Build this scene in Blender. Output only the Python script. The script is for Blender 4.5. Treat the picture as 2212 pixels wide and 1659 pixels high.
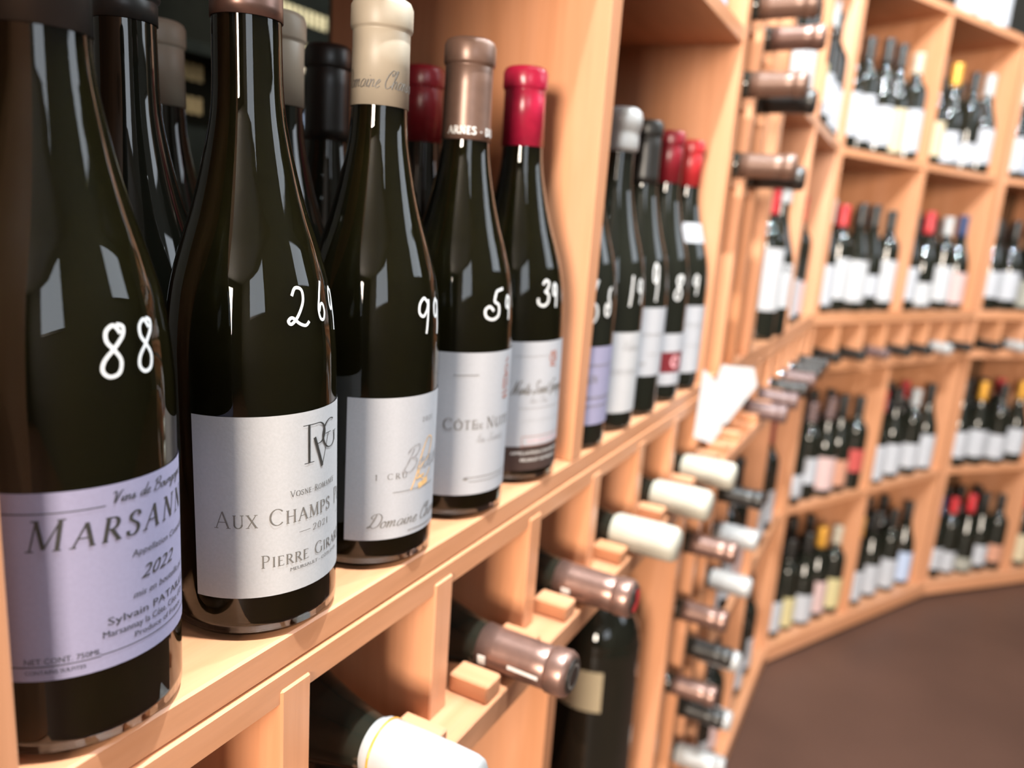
import bpy, bmesh, math, random
from mathutils import Vector, Matrix
for o in list(bpy.data.objects): bpy.data.objects.remove(o)
random.seed(7)
S=bpy.context.scene; COL=S.collection
H=1.30                      # camera height above the floor
# ------------------------------------------------------------------ camera
cam=bpy.data.cameras.new('camera'); camo=bpy.data.objects.new('camera',cam); COL.objects.link(camo)
CM=((0.88084592,0.16016391,-0.44548624),(0.46822299,-0.15592207,0.86974453),(0.06984055,-0.97469781,-0.21233574))
m=Matrix([[CM[r][0],-CM[r][1],-CM[r][2],0] for r in range(3)]+[[0,0,0,1]]); m.translation=(0,0,H); camo.matrix_world=m
cam.sensor_fit='HORIZONTAL'; cam.sensor_width=36; cam.lens=1660/2212*36
cam.clip_start=.01; cam.dof.use_dof=True; cam.dof.focus_distance=.355; cam.dof.aperture_fstop=5.2
S.camera=camo
# ------------------------------------------------------------------ world, exposure, lights
w=bpy.data.worlds.new('world'); S.world=w; w.use_nodes=True
w.node_tree.nodes['Background'].inputs[0].default_value=(.9,.92,1,1); w.node_tree.nodes['Background'].inputs[1].default_value=.25
vs=S.view_settings; vs.view_transform='Standard'; vs.look='None'; vs.gamma=1; vs.exposure=-.14; vs.use_curve_mapping=False
def area(name,loc,aim,sx,sy,watt,col):
    l=bpy.data.lights.new(name,'AREA'); l.shape='RECTANGLE'; l.size=sx; l.size_y=sy; l.energy=watt; l.color=col
    o=bpy.data.objects.new(name,l); COL.objects.link(o); o.location=loc
    o.rotation_euler=Vector(aim).to_track_quat('-Z','Y').to_euler(); return o
area('daylight_window_right',(2.56,-1.95,H+1.05),(-1,0,0),1.6,1.25,31,(.82,.90,1))
area('daylight_window_front',(2.56,2.65,H+1.22),(-1,0,0),1.7,.75,20,(.82,.90,1))
area('daylight_shop_door',(.76,-4.46,H+.75),(0,1,0),1.25,1.4,580,(1,.87,.73))
def spot(loc,watt):
    l=bpy.data.lights.new('ceiling_lamp','POINT'); l.energy=watt; l.shadow_soft_size=.03; l.color=(.88,.96,1)
    o=bpy.data.objects.new('ceiling_lamp',l); COL.objects.link(o); o.location=loc
for p,e in [((.02,.36,H+1.62),390),((.02,1.25,H+1.62),100),((.25,2.0,H+1.62),38),((1.1,1.3,H+1.62),46),((.85,2.45,H+1.62),55),((1.5,2.2,H+1.62),34)]: spot(p,e)
# ------------------------------------------------------------------ materials
def s2l(c): return tuple(((v/255)/12.92 if v/255<=.04045 else ((v/255+.055)/1.055)**2.4) for v in c)
def mat(name,rgb,rough=.5,metal=0,spec=.5,coat=0,trans=0,ior=1.5):
    m=bpy.data.materials.new(name); m.use_nodes=True; b=m.node_tree.nodes['Principled BSDF']
    b.inputs['Base Color'].default_value=(*rgb,1); b.inputs['Roughness'].default_value=rough; b.inputs['Metallic'].default_value=metal
    b.inputs['Specular IOR Level'].default_value=spec; b.inputs['Coat Weight'].default_value=coat
    b.inputs['Transmission Weight'].default_value=trans; b.inputs['IOR'].default_value=ior
    return m
def noisy(name,rgb,rough=.5,amount=.12,scale=60,metal=0,bump=.0,spec=.5):
    m=mat(name,rgb,rough,metal,spec); nt=m.node_tree; b=nt.nodes['Principled BSDF']
    tc=nt.nodes.new('ShaderNodeTexCoord'); n=nt.nodes.new('ShaderNodeTexNoise'); n.inputs['Scale'].default_value=scale; n.inputs['Detail'].default_value=4
    r=nt.nodes.new('ShaderNodeValToRGB'); r.color_ramp.elements[0].position=.3; r.color_ramp.elements[1].position=.7
    r.color_ramp.elements[0].color=(*[v*(1-amount) for v in rgb],1); r.color_ramp.elements[1].color=(*[min(1,v*(1+amount)) for v in rgb],1)
    nt.links.new(tc.outputs['Object'],n.inputs['Vector']); nt.links.new(n.outputs['Fac'],r.inputs[0]); nt.links.new(r.outputs[0],b.inputs['Base Color'])
    if bump:
        bp=nt.nodes.new('ShaderNodeBump'); bp.inputs['Strength'].default_value=bump; bp.inputs['Distance'].default_value=.001
        nt.links.new(n.outputs['Fac'],bp.inputs['Height']); nt.links.new(bp.outputs[0],b.inputs['Normal'])
    return m
def wood(name,axis):
    m=mat(name,(.63,.288,.145),.36,0,.5); nt=m.node_tree; b=nt.nodes['Principled BSDF']; N=nt.nodes.new; L=nt.links.new
    tc=N('ShaderNodeTexCoord'); oi=N('ShaderNodeObjectInfo'); mp=N('ShaderNodeMapping'); ad=N('ShaderNodeVectorMath'); ad.operation='ADD'
    sc=[26,26,26]; sc[axis]=1.6; mp.inputs['Scale'].default_value=sc
    ml=N('ShaderNodeVectorMath'); ml.operation='SCALE'; ml.inputs['Scale'].default_value=37
    L(oi.outputs['Random'],ml.inputs[0]); L(tc.outputs['Object'],mp.inputs['Vector']); L(mp.outputs[0],ad.inputs[0]); L(ml.outputs[0],ad.inputs[1])
    n=N('ShaderNodeTexNoise'); n.inputs['Scale'].default_value=1.0; n.inputs['Detail'].default_value=6; n.inputs['Roughness'].default_value=.62; n.inputs['Distortion'].default_value=.5
    n2=N('ShaderNodeTexNoise'); n2.inputs['Scale'].default_value=9; n2.inputs['Detail'].default_value=3
    L(ad.outputs[0],n.inputs['Vector']); L(ad.outputs[0],n2.inputs['Vector'])
    r=N('ShaderNodeValToRGB'); e=r.color_ramp.elements
    e[0].position=.28; e[0].color=(.52,.22,.098,1); e[1].position=.72; e[1].color=(.69,.33,.185,1)
    mid=e.new(.5); mid.color=(.635,.288,.146,1)
    L(n.outputs['Fac'],r.inputs[0])
    mx=N('ShaderNodeMixRGB'); mx.blend_type='MULTIPLY'; mx.inputs[0].default_value=.18; L(r.outputs[0],mx.inputs[1]); L(n2.outputs['Fac'],mx.inputs[2]); L(mx.outputs[0],b.inputs['Base Color'])
    bp=N('ShaderNodeBump'); bp.inputs['Strength'].default_value=.12; bp.inputs['Distance'].default_value=.0006; L(n2.outputs['Fac'],bp.inputs['Height']); L(bp.outputs[0],b.inputs['Normal'])
    return m
WB=noisy('shade_toned_back_board',(.13,.065,.03),.6,.15,14)  # back boards coloured darker than the oak to paint in the bays' interior shade
WX,WY,WZ=wood('oak_grain_x',0),wood('oak_grain_y',1),wood('oak_grain_z',2)
M_glassclear=mat('olive_bottle_glass',(.24,.18,.075),0,0,.5,trans=1)
M_wine=mat('dark_wine',(.034,.038,.027),.6,0,.1)
M_glass=mat('dark_bottle_glass',(.011,.0115,.008),.015,0,.6)
M_glassblack=mat('black_bottle_glass',(.012,.0125,.009),.03,0,.45)
M_ink=noisy('black_ink',(.03,.028,.025),.6,.3,400)
M_gray=noisy('grey_ink',(.15,.135,.12),.6,.2,400)
M_lgray=noisy('pale_grey_ink',(.30,.29,.30),.6,.2,400)
M_goldink=noisy('gold_ink',(.75,.46,.2),.45,.2,300)
M_redink=noisy('red_brown_ink',(.35,.12,.08),.6,.2,300)
M_pinkink=noisy('pink_ink',(.75,.36,.38),.6,.2,300)
M_chalk=noisy('white_marker',(.62,.61,.60),.6,.12,900)
M_whiteink=noisy('white_ink',(.85,.83,.8),.5,.1,300)
M_reddk=noisy('dark_red_print',(.16,.015,.02),.5,.2,300)
def paper(n,c): return noisy('paper_'+n,c,.7,.035,700,0,.04,.25)
PAP={'W':paper('white',(.41,.41,.435)),'B':paper('bright_white',(.44,.435,.445)),'C':paper('cream',(.50,.41,.27)),'L':paper('lavender',(.265,.25,.365)),
 'R':paper('red',(.42,.07,.06)),'P':paper('pink',(.52,.36,.34)),'S':paper('salmon',(.48,.23,.15)),'Y':paper('straw',(.50,.42,.22)),'G':paper('grey',(.28,.27,.23)),
 'I':paper('ice_blue',(.40,.46,.60)),'D':paper('dark_brown',(.05,.03,.025))}
PN={'W':'white','B':'white','C':'cream','L':'lavender','R':'red','P':'pale pink','S':'salmon','Y':'straw yellow','G':'grey','I':'pale blue','D':'dark brown'}
CAP={'k':mat('black_foil',(.018,.016,.014),.35,0,.5),'d':mat('graphite_foil',(.04,.04,.038),.4),'r':noisy('red_foil',(.45,.025,.03),.32,.1,200),'w':noisy('white_wax',(.38,.375,.37),.3,.04,80),
 'g':noisy('gold_foil',(.70,.34,.05),.3,.1,100,.4),'c':noisy('cream_foil',(.42,.355,.27),.45,.04,90),'n':mat('navy_foil',(.02,.035,.10),.4),
 'b':noisy('taupe_foil',(.17,.098,.072),.36,.08,160,.3),'p':noisy('mauve_foil',(.15,.095,.09),.4,.08,160,.2),'m':noisy('maroon_foil',(.20,.012,.02),.3,.1,200),'x':noisy('cherry_foil',(.42,.015,.05),.25,.1,200),
 'y':noisy('ivory_wax',(.39,.375,.315),.35,.03,80),'t':noisy('bronze_foil',(.22,.13,.105),.34,.1,120,.65)}
CN={'k':'black','d':'dark grey','r':'red','w':'white','g':'gold','c':'cream','n':'navy','b':'taupe','p':'mauve','m':'maroon','x':'cherry red','y':'ivory','t':'bronze'}
# ------------------------------------------------------------------ helpers
def link(name,me,parent=None,m=None):
    o=bpy.data.objects.new(name,me); COL.objects.link(o)
    if name in('lettering','price_mark'): o['kind']='stuff'
    if parent: o.parent=parent
    if m is not None and me is not None:
        if not me.materials: me.materials.append(None)
        o.material_slots[0].link='OBJECT'; o.material_slots[0].material=m
    return o
def tag(o,label,cat,group=None,kind=None):
    if label: o['label']=label
    if cat: o['category']=cat
    if group: o['group']=group
    if kind: o['kind']=kind
    return o
def empty(name,loc,rotz=0):
    o=bpy.data.objects.new(name,None); COL.objects.link(o); o.location=loc; o.rotation_euler=(0,0,rotz); o.empty_display_size=.05; return o
def tomesh(bm,name,smooth=False):
    me=bpy.data.meshes.new(name); bm.to_mesh(me); bm.free()
    if smooth:
        for p in me.polygons: p.use_smooth=True
    return me
def box(name,parent,x0,x1,y0,y1,z0,z1,m,bev=.0012,rel=H):
    bm=bmesh.new(); bmesh.ops.create_cube(bm,size=1)
    for v in bm.verts: v.co=Vector(((x0+x1)/2+v.co.x*(x1-x0),(y0+y1)/2+v.co.y*(y1-y0),rel+(z0+z1)/2+v.co.z*(z1-z0)))
    if bev: bmesh.ops.bevel(bm,geom=bm.edges[:],offset=bev,segments=1,affect='EDGES')
    me=tomesh(bm,name); me.materials.append(m)
    o=bpy.data.objects.new(name,me); COL.objects.link(o); o.parent=parent; return o
def lathe(prof,seg,name,cap=True):
    bm=bmesh.new(); rings=[]
    for z,r in prof:
        if r<1e-6: rings.append([bm.verts.new((0,0,z))])
        else: rings.append([bm.verts.new((r*math.cos(2*math.pi*i/seg),r*math.sin(2*math.pi*i/seg),z)) for i in range(seg)])
    for a,b in zip(rings,rings[1:]):
        for i in range(seg):
            j=(i+1)%seg
            if len(a)==1: bm.faces.new((a[0],b[j],b[i]))
            elif len(b)==1: bm.faces.new((a[i],a[j],b[0]))
            else: bm.faces.new((a[i],a[j],b[j],b[i]))
    bmesh.ops.recalc_face_normals(bm,faces=bm.faces[:])
    return tomesh(bm,name,True)
# bottle profiles: (z, radius)
BURG=[(0,.0335),(.0012,.0366),(.005,.0394),(.009,.0400),(.06,.0400),(.125,.0400),(.140,.0395),(.152,.0384),(.162,.0370),(.170,.0354),(.178,.0332),(.187,.0305),(.198,.0269),(.2115,.0231),(.225,.0200),(.235,.0180),(.245,.0164),(.258,.0155),(.288,.0150)]
BORD=[(0,.031),(.002,.0345),(.008,.0368),(.012,.0370),(.10,.0370),(.183,.0370),(.196,.0360),(.206,.0338),(.214,.0296),(.221,.0238),(.229,.0186),(.238,.0160),(.25,.0150),(.28,.0146)]
def scale(p,k,kr=None): return [(z*k,r*(kr or k)) for z,r in p]
JERO=scale(BORD,1.77,1.62)
PROFS={'burg':(BURG,.3155),'bord':(BORD,.305),'jero':(JERO,.54)}
def rad(prof,z):
    for (z0,r0),(z1,r1) in zip(prof,prof[1:]):
        if z0<=z<=z1: return r0+(r1-r0)*(z-z0)/(z1-z0)
    return prof[-1][1]
def smooth_prof(p,n=3):
    # Catmull-Rom refinement of a profile for a soft shoulder
    q=[]
    for i in range(len(p)-1):
        a,b,c,d=p[max(i-1,0)],p[i],p[i+1],p[min(i+2,len(p)-1)]
        for k in range(n):
            t=k/n; q.append(tuple(.5*((2*b[j])+(-a[j]+c[j])*t+(2*a[j]-5*b[j]+4*c[j]-d[j])*t*t+(-a[j]+3*b[j]-3*c[j]+d[j])*t**3) for j in (0,1)))
    q.append(p[-1]); return q
_cache={}
def body_mesh(kind,seg):
    k=('body',kind,seg)
    if k not in _cache:
        p,top=PROFS[kind]; f=top/.3155
        q=smooth_prof(p) if seg>=48 else p
        zt,rt=p[-1]
        pr=[(.022*f,0),(.018*f,p[0][1]*.45),(.004*f,p[0][1]*.8)]+q+[(top-.024*f,rt*.985),(top-.004*f,rt*.95),(top-.004*f,0)]
        _cache[k]=lathe(pr,seg,'bottle_body')
    return _cache[k]
def wine_mesh(kind,seg):
    k=('wine',kind,seg)
    if k not in _cache:
        p,top=PROFS[kind]; q=[(z,r-.0022) for z,r in smooth_prof(p) if z>.0085 and z<.2885*top/.3155]
        pr=[(.026,0),(.024,.018),(.0105,.027),(.0066,.0335),(.0070,.0362)]+q+[(q[-1][0]+.001,0)]
        _cache[k]=lathe(pr,seg,'wine')
    return _cache[k]
def cap_mesh(kind,z0,seg,style='foil'):
    k=('cap',kind,round(z0,4),seg,style)
    if k not in _cache:
        p,top=PROFS[kind]; f=top/.3155; e=.0007
        if style=='wax':
            q=[(z0+.0,rad(p,z0)+.0002),(z0+.0015,rad(p,z0)+.0028),(z0+.004,rad(p,z0)+.0034)]
            q+=[(z0+.012,rad(p,z0)+.0034),(top-.024,.0183),(top-.020,.0186),(top-.016,.0202),(top-.008,.0204),(top-.003,.0188),(top+.0005,.0150),(top+.0015,0)]
        elif style=='dip':
            q=[(z0,rad(p,z0)+.0002),(z0+.001,.0168),(z0+.004,.0184),(z0+.03,.0187),(top-.018,.0186),(top-.006,.0182),(top-.002,.0172),(top+.0006,.0145),(top+.0012,0)]
        else:
            zs=[z0]+[z for z,r in p if z>z0+.002]
            rt=p[-1][1]; q=[(z0,rad(p,z0)+.0001)]+[(z,rad(p,z)+e*f) for z in zs]
            q+=[(top-.0172*f,rt+e),(top-.0166*f,rt+e-.0004),(top-.0158*f,rt+e+.0009*f),(top-.0145*f,rt+e+.0013*f),(top-.0042*f,rt+e+.0012*f),(top-.0030*f,rt+e+.0006*f),(top-.0012*f,rt+e-.0002*f),(top,rt-.0016*f),(top+.0001,0)]
        _cache[k]=lathe(q,seg,'capsule')
    return _cache[k]
def arc_mesh(kind,u0,u1,z0,z1,n,off=.00035,name='label',wavy=0):
    """paper wrapped round the bottle; u is arc length in metres from local +X"""
    k=('arc',kind,u0,u1,z0,z1,n,off,wavy)
    if k in _cache: return _cache[k]
    p=PROFS[kind][0]; R=p[4][1]; bm=bmesh.new(); nz=max(1,int((z1-z0)/.02)); G=[]
    for i in range(n+1):
        th=(u0+(u1-u0)*i/n)/R; col=[]
        for j in range(nz+1):
            z=z0+(z1-z0)*j/nz
            if wavy and j in(0,nz): z+=random.uniform(-wavy,wavy)
            r=rad(p,z)+off; col.append(bm.verts.new((r*math.cos(th),r*math.sin(th),z)))
        G.append(col)
    for a,b in zip(G,G[1:]):
        for j in range(nz): bm.faces.new((a[j],b[j],b[j+1],a[j+1]))
    _cache[k]=tomesh(bm,name,True); return _cache[k]
# ------------------------------------------------------------------ lettering
def catmull(pts,n=6):
    if len(pts)<3: return pts
    q=[]
    for i in range(len(pts)-1):
        a,b,c,d=pts[max(i-1,0)],pts[i],pts[i+1],pts[min(i+2,len(pts)-1)]
        for k in range(n):
            t=k/n; q.append(tuple(.5*((2*b[j])+(-a[j]+c[j])*t+(2*a[j]-5*b[j]+4*c[j]-d[j])*t*t+(-a[j]+3*b[j]-3*c[j]+d[j])*t**3) for j in (0,1)))
    q.append(pts[-1]); return q
def E(cx,cy,rx,ry,a0,a1,n=14): return [(cx+rx*math.cos(math.radians(a0+(a1-a0)*i/n)),cy+ry*math.sin(math.radians(a0+(a1-a0)*i/n))) for i in range(n+1)]
# serif capitals: advance, strokes (weight, points), serif points.  weights: T thick, t thin, a by direction
GL={
'A':(.84,[('t',[(.07,0),(.42,1)]),('T',[(.42,1),(.77,0)]),('t',[(.2,.36),(.63,.36)])],[(.07,0),(.77,0)]),
'B':(.70,[('T',[(.16,0),(.16,1)]),('a',[(.16,.98),(.34,.98)]+E(.36,.75,.2,.23,90,-90)+[(.16,.52)]),('a',[(.36,.52)]+E(.38,.26,.24,.25,90,-90)+[(.16,.015)])],[(.16,0),(.16,1)]),
'C':(.82,[('a',E(.46,.5,.40,.5,42,318,22))],[]),
'D':(.86,[('T',[(.16,0),(.16,1)]),('a',[(.16,.98),(.36,.98)]+E(.38,.5,.40,.48,90,-90,18)+[(.16,.02)])],[(.16,0),(.16,1)]),
'E':(.66,[('T',[(.16,0),(.16,1)]),('t',[(.16,.98),(.58,.98),(.58,.86)]),('t',[(.16,.52),(.48,.52)]),('t',[(.16,.02),(.6,.02),(.6,.15)])],[(.16,0),(.16,1)]),
'F':(.62,[('T',[(.16,0),(.16,1)]),('t',[(.16,.98),(.56,.98),(.56,.86)]),('t',[(.16,.5),(.46,.5)])],[(.16,0),(.16,1)]),
'G':(.88,[('a',E(.46,.5,.40,.5,42,325,22)),('T',[(.78,.06),(.78,.40)])],[(.78,.42)]),
'H':(.88,[('T',[(.16,0),(.16,1)]),('T',[(.72,0),(.72,1)]),('t',[(.16,.52),(.72,.52)])],[(.16,0),(.16,1),(.72,0),(.72,1)]),
'I':(.36,[('T',[(.18,0),(.18,1)])],[(.18,0),(.18,1)]),
'L':(.64,[('T',[(.16,0),(.16,1)]),('t',[(.16,.02),(.58,.02),(.58,.16)])],[(.16,0),(.16,1)]),
'M':(1.04,[('t',[(.14,0),(.18,1)]),('T',[(.18,1),(.52,.05)]),('t',[(.52,.05),(.86,1)]),('T',[(.86,1),(.9,0)])],[(.14,0),(.15,1),(.9,0),(.89,1)]),
'N':(.90,[('t',[(.16,0),(.16,1)]),('T',[(.16,1),(.74,0)]),('t',[(.74,0),(.74,1)])],[(.16,0),(.12,1),(.74,1)]),
'O':(.92,[('a',E(.46,.5,.40,.5,0,360,28))],[]),
'P':(.66,[('T',[(.16,0),(.16,1)]),('a',[(.16,.98),(.32,.98)]+E(.34,.73,.25,.25,90,-90)+[(.16,.48)])],[(.16,0),(.16,1)]),
'R':(.76,[('T',[(.16,0),(.16,1)]),('a',[(.16,.98),(.32,.98)]+E(.34,.74,.24,.24,90,-90)+[(.16,.5)]),('T',[(.34,.5),(.72,.0)])],[(.16,0),(.16,1),(.7,0)]),
'S':(.62,[('a',catmull([(.52,.80),(.46,.95),(.30,1.0),(.13,.90),(.12,.72),(.28,.57),(.46,.44),(.54,.25),(.44,.06),(.27,0),(.11,.07),(.07,.22)]))],[]),
'T':(.76,[('T',[(.38,0),(.38,1)]),('t',[(.06,.84),(.06,.98),(.70,.98),(.70,.84)])],[(.38,0)]),
'U':(.86,[('T',[(.16,1),(.16,.3)]),('a',E(.43,.3,.27,.3,180,360)),('t',[(.70,.3),(.70,1)])],[(.16,1),(.70,1)]),
'V':(.84,[('T',[(.08,1),(.42,0)]),('t',[(.42,0),(.76,1)])],[(.08,1),(.76,1)]),
'X':(.80,[('T',[(.1,1),(.7,0)]),('t',[(.68,1),(.1,0)])],[(.1,1),(.7,0),(.68,1),(.1,0)]),
'Y':(.80,[('T',[(.08,1),(.4,.48)]),('t',[(.74,1),(.4,.48)]),('T',[(.4,.48),(.4,0)])],[(.08,1),(.74,1),(.4,0)]),
'0':(.66,[('a',E(.33,.5,.26,.5,0,360,24))],[]),
'1':(.42,[('T',[(.24,0),(.24,1)]),('t',[(.24,1),(.08,.82)])],[(.24,0)]),
'2':(.66,[('a',catmull([(.08,.76),(.18,.95),(.36,1),(.54,.86),(.52,.62),(.3,.32),(.07,.03)])),('t',[(.07,.03),(.58,.03),(.6,.16)])],[]),
'5':(.62,[('t',[(.54,.98),(.16,.98),(.13,.55)]),('a',catmull([(.13,.55),(.32,.62),(.52,.5),(.54,.25),(.4,.04),(.2,.0),(.06,.1)]))],[]),
'7':(.62,[('t',[(.06,.82),(.06,.98),(.58,.98)]),('T',[(.58,.98),(.24,0)])],[]),
'-':(.42,[('t',[(.06,.42),(.36,.42)])],[]),'\u2014':(.9,[('t',[(.06,.42),(.84,.42)])],[]),"'":(.22,[('T',[(.12,1),(.08,.78)])],[]),' ':(.40,[],[]),'.':(.26,[('T',[(.1,.0),(.1,.08)])],[]),
}
ACC={'\u00c9':('E',[(.34,1.1),(.5,1.26)]),'\u00d4':('O',[(.3,1.1),(.46,1.24),(.62,1.1)]),'\u00c8':('E',[(.5,1.1),(.34,1.26)])}
# flowing script: advance, list of smooth strokes
SC={
'a':(.50,[[(.42,.40),(.25,.45),(.08,.28),(.1,.06),(.24,.02),(.38,.2),(.44,.42),(.38,.1),(.5,.06)]]),
'b':(.44,[[(.02,.1),(.2,.7),(.28,1.0),(.18,.95),(.1,.4),(.1,.06),(.26,.02),(.38,.22),(.3,.42),(.44,.36)]]),
'c':(.38,[[(.36,.36),(.24,.45),(.08,.28),(.1,.06),(.24,.0),(.4,.12)]]),
'd':(.52,[[(.4,.38),(.24,.45),(.08,.26),(.1,.04),(.26,.06),(.42,.4),(.56,1.0),(.42,.3),(.42,.04),(.54,.08)]]),
'e':(.40,[[(.04,.16),(.22,.24),(.34,.38),(.24,.46),(.1,.28),(.1,.06),(.24,.0),(.42,.12)]]),
'g':(.48,[[(.4,.4),(.24,.45),(.08,.28),(.12,.06),(.26,.06),(.42,.42),(.36,-.1),(.2,-.42),(.06,-.34),(.24,-.08),(.5,.1)]]),
'h':(.50,[[(.02,.1),(.2,.7),(.26,1.0),(.16,.9),(.1,.0),(.16,.28),(.32,.46),(.38,.32),(.36,.06),(.5,.08)]]),
'i':(.26,[[(.02,.14),(.14,.44),(.12,.06),(.28,.1)],[(.2,.62),(.21,.66)]]),
'l':(.28,[[(.02,.12),(.18,.6),(.26,1.0),(.16,.95),(.1,.4),(.12,.04),(.3,.1)]]),
'm':(.72,[[(.04,.36),(.1,.44),(.08,.0),(.14,.28),(.28,.45),(.32,.3),(.3,.0),(.36,.28),(.5,.45),(.55,.3),(.54,.06),(.7,.1)]]),
'n':(.50,[[(.04,.36),(.1,.44),(.08,.0),(.14,.28),(.3,.45),(.36,.3),(.34,.06),(.5,.1)]]),
'o':(.42,[[(.26,.45),(.1,.34),(.08,.1),(.22,.0),(.36,.14),(.34,.36),(.24,.44),(.3,.36),(.46,.36)]]),
'p':(.46,[[(.04,.3),(.12,.44),(.06,-.4),(.12,.3),(.28,.45),(.38,.3),(.32,.06),(.16,.02),(.46,.1)]]),
'r':(.36,[[(.02,.2),(.1,.46),(.16,.38),(.28,.4),(.22,.1),(.38,.08)]]),
's':(.34,[[(.02,.12),(.2,.46),(.16,.36),(.26,.14),(.18,.0),(.06,.04),(.36,.1)]]),
't':(.30,[[(.02,.14),(.16,.5),(.22,.8),(.14,.4),(.12,.06),(.3,.1)],[(.04,.5),(.3,.54)]]),
'u':(.50,[[(.02,.2),(.1,.44),(.08,.1),(.18,.0),(.32,.2),(.4,.44),(.36,.08),(.5,.1)]]),
'B':(.74,[[(.3,.9),(.2,.4),(.06,.0)],[(.04,.76),(.2,.98),(.5,1.04),(.62,.86),(.5,.62),(.3,.54)],[(.3,.54),(.6,.48),(.66,.24),(.46,.0),(.22,.02),(.1,.16)]]),
'C':(.62,[[(.6,.8),(.62,.98),(.4,1.0),(.16,.7),(.08,.3),(.22,.02),(.44,.04),(.6,.2)],[(.6,.8),(.46,.7),(.42,.86)]]),
'D':(.80,[[(.34,.96),(.26,.5),(.14,.06),(.02,.06),(.16,.16),(.4,.0),(.7,.2),(.76,.7),(.5,1.0),(.16,.94),(.06,.74),(.2,.66)]]),
'G':(.66,[[(.6,.84),(.5,1.0),(.26,.92),(.1,.56),(.12,.3),(.34,.3),(.54,.6),(.48,.1),(.3,-.16),(.1,-.06),(.3,.1),(.64,.14)]]),
'N':(.78,[[(.0,.04),(.1,.0),(.2,.5),(.28,1.0),(.34,.5),(.46,.0),(.56,.5),(.7,1.0),(.8,.94)]]),
'S':(.60,[[(.56,.8),(.5,1.0),(.3,.94),(.24,.72),(.4,.5),(.42,.2),(.24,.0),(.06,.08),(.08,.24),(.26,.2)]]),
'V':(.62,[[(.0,.84),(.12,1.0),(.22,.8),(.22,.04),(.36,.4),(.5,.9),(.66,1.0)]]),
'A':(.70,[[(.02,.06),(.12,.0),(.34,.5),(.56,1.0),(.52,.5),(.5,.06),(.66,.06)],[(.2,.36),(.56,.4)]]),
' ':(.32,[]),'-':(.3,[[(.04,.26),(.26,.28)]]),
}
HD={'8':[[(.72,.84),(.52,1.0),(.26,.9),(.24,.7),(.46,.52),(.66,.3),(.56,.06),(.26,0),(.05,.12),(.12,.32),(.46,.55),(.78,.78),(.84,.96),(.62,1.02)]],
'2':[[(.24,.78),(.40,.98),(.66,.92),(.66,.62),(.42,.26),(.16,.06),(.05,.14),(.2,.22),(.46,.06),(.7,.0),(.86,.1)]],
'6':[[(.66,1.0),(.36,.66),(.14,.3),(.22,.04),(.5,.0),(.68,.18),(.6,.38),(.38,.40),(.2,.22)]],
'9':[[(.78,.86),(.54,1),(.26,.84),(.22,.6),(.46,.5),(.72,.7),(.84,.95),(.76,.5),(.62,0)]],
'5':[[(1.0,1.0),(.62,.92)],[(.62,.92),(.5,.60),(.72,.46),(.70,.14),(.42,0),(.12,.08),(.06,.3),(.26,.42),(.46,.28)]],
'3':[[(.44,.84),(.66,1),(.92,.9),(.76,.64),(.6,.55),(.84,.45),(.80,.15),(.46,0),(.12,.1),(.1,.3)]],
'1':[[(.62,1),(.34,0)]],'4':[[(.7,1),(.2,.4),(.8,.42)],[(.66,.7),(.5,0)]]}
def serif_text(txt,x,y,h,adv=1.0,small=.78,T=.125,t=.05,shear=0,track=.06):
    """small-caps line in serif capitals -> list of (points,width) in mm; returns (strokes,end_x)"""
    out=[]; first=True
    for ch in txt:
        acc=None
        up=ch.upper(); hh=h if (ch==up and ch!=ch.lower()) or not ch.isalpha() else h*small
        if up in ACC: up,acc=ACC[up]
        g=GL[up]; sx=hh*adv
        f=lambda p:(x+p[0]*sx+p[1]*hh*shear,y+p[1]*hh)
        for wt,pts in g[1]: out.append(([f(p) for p in pts],(T*h,t*h,wt)))
        for p in g[2]: out.append(([f((p[0]-.12,p[1])),f((p[0]+.12,p[1]))],(t*h*.9,t*h*.9,'t')))
        if acc: out.append(([f(p) for p in acc],(t*h,t*h,'t')))
        x+=(g[0]+track)*sx
    return out,x
def script_text(txt,x,y,h,wd=.05,shear=.35,adv=1.0):
    out=[]
    for ch in txt:
        g=SC.get(ch) or SC['e']
        for pts in g[1]: out.append((catmull([(x+p[0]*h*adv+p[1]*h*shear,y+p[1]*h) for p in pts],5),(wd*h*1.5,wd*h*.8,'a')))
        x+=g[0]*h*adv
    return out,x
def hand(txt,spots,wd):
    out=[]
    for ch,(x0,x1,y0,y1) in zip(txt,spots):
        for pts in HD[ch]: out.append((catmull([(x0+p[0]*(x1-x0),y0+p[1]*(y1-y0)) for p in pts],6),(wd,wd,'T')))
    return out
def line(x0,x1,y,wd): return [([(x0,y),(x1,y)],(wd,wd,'T'))]
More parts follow.
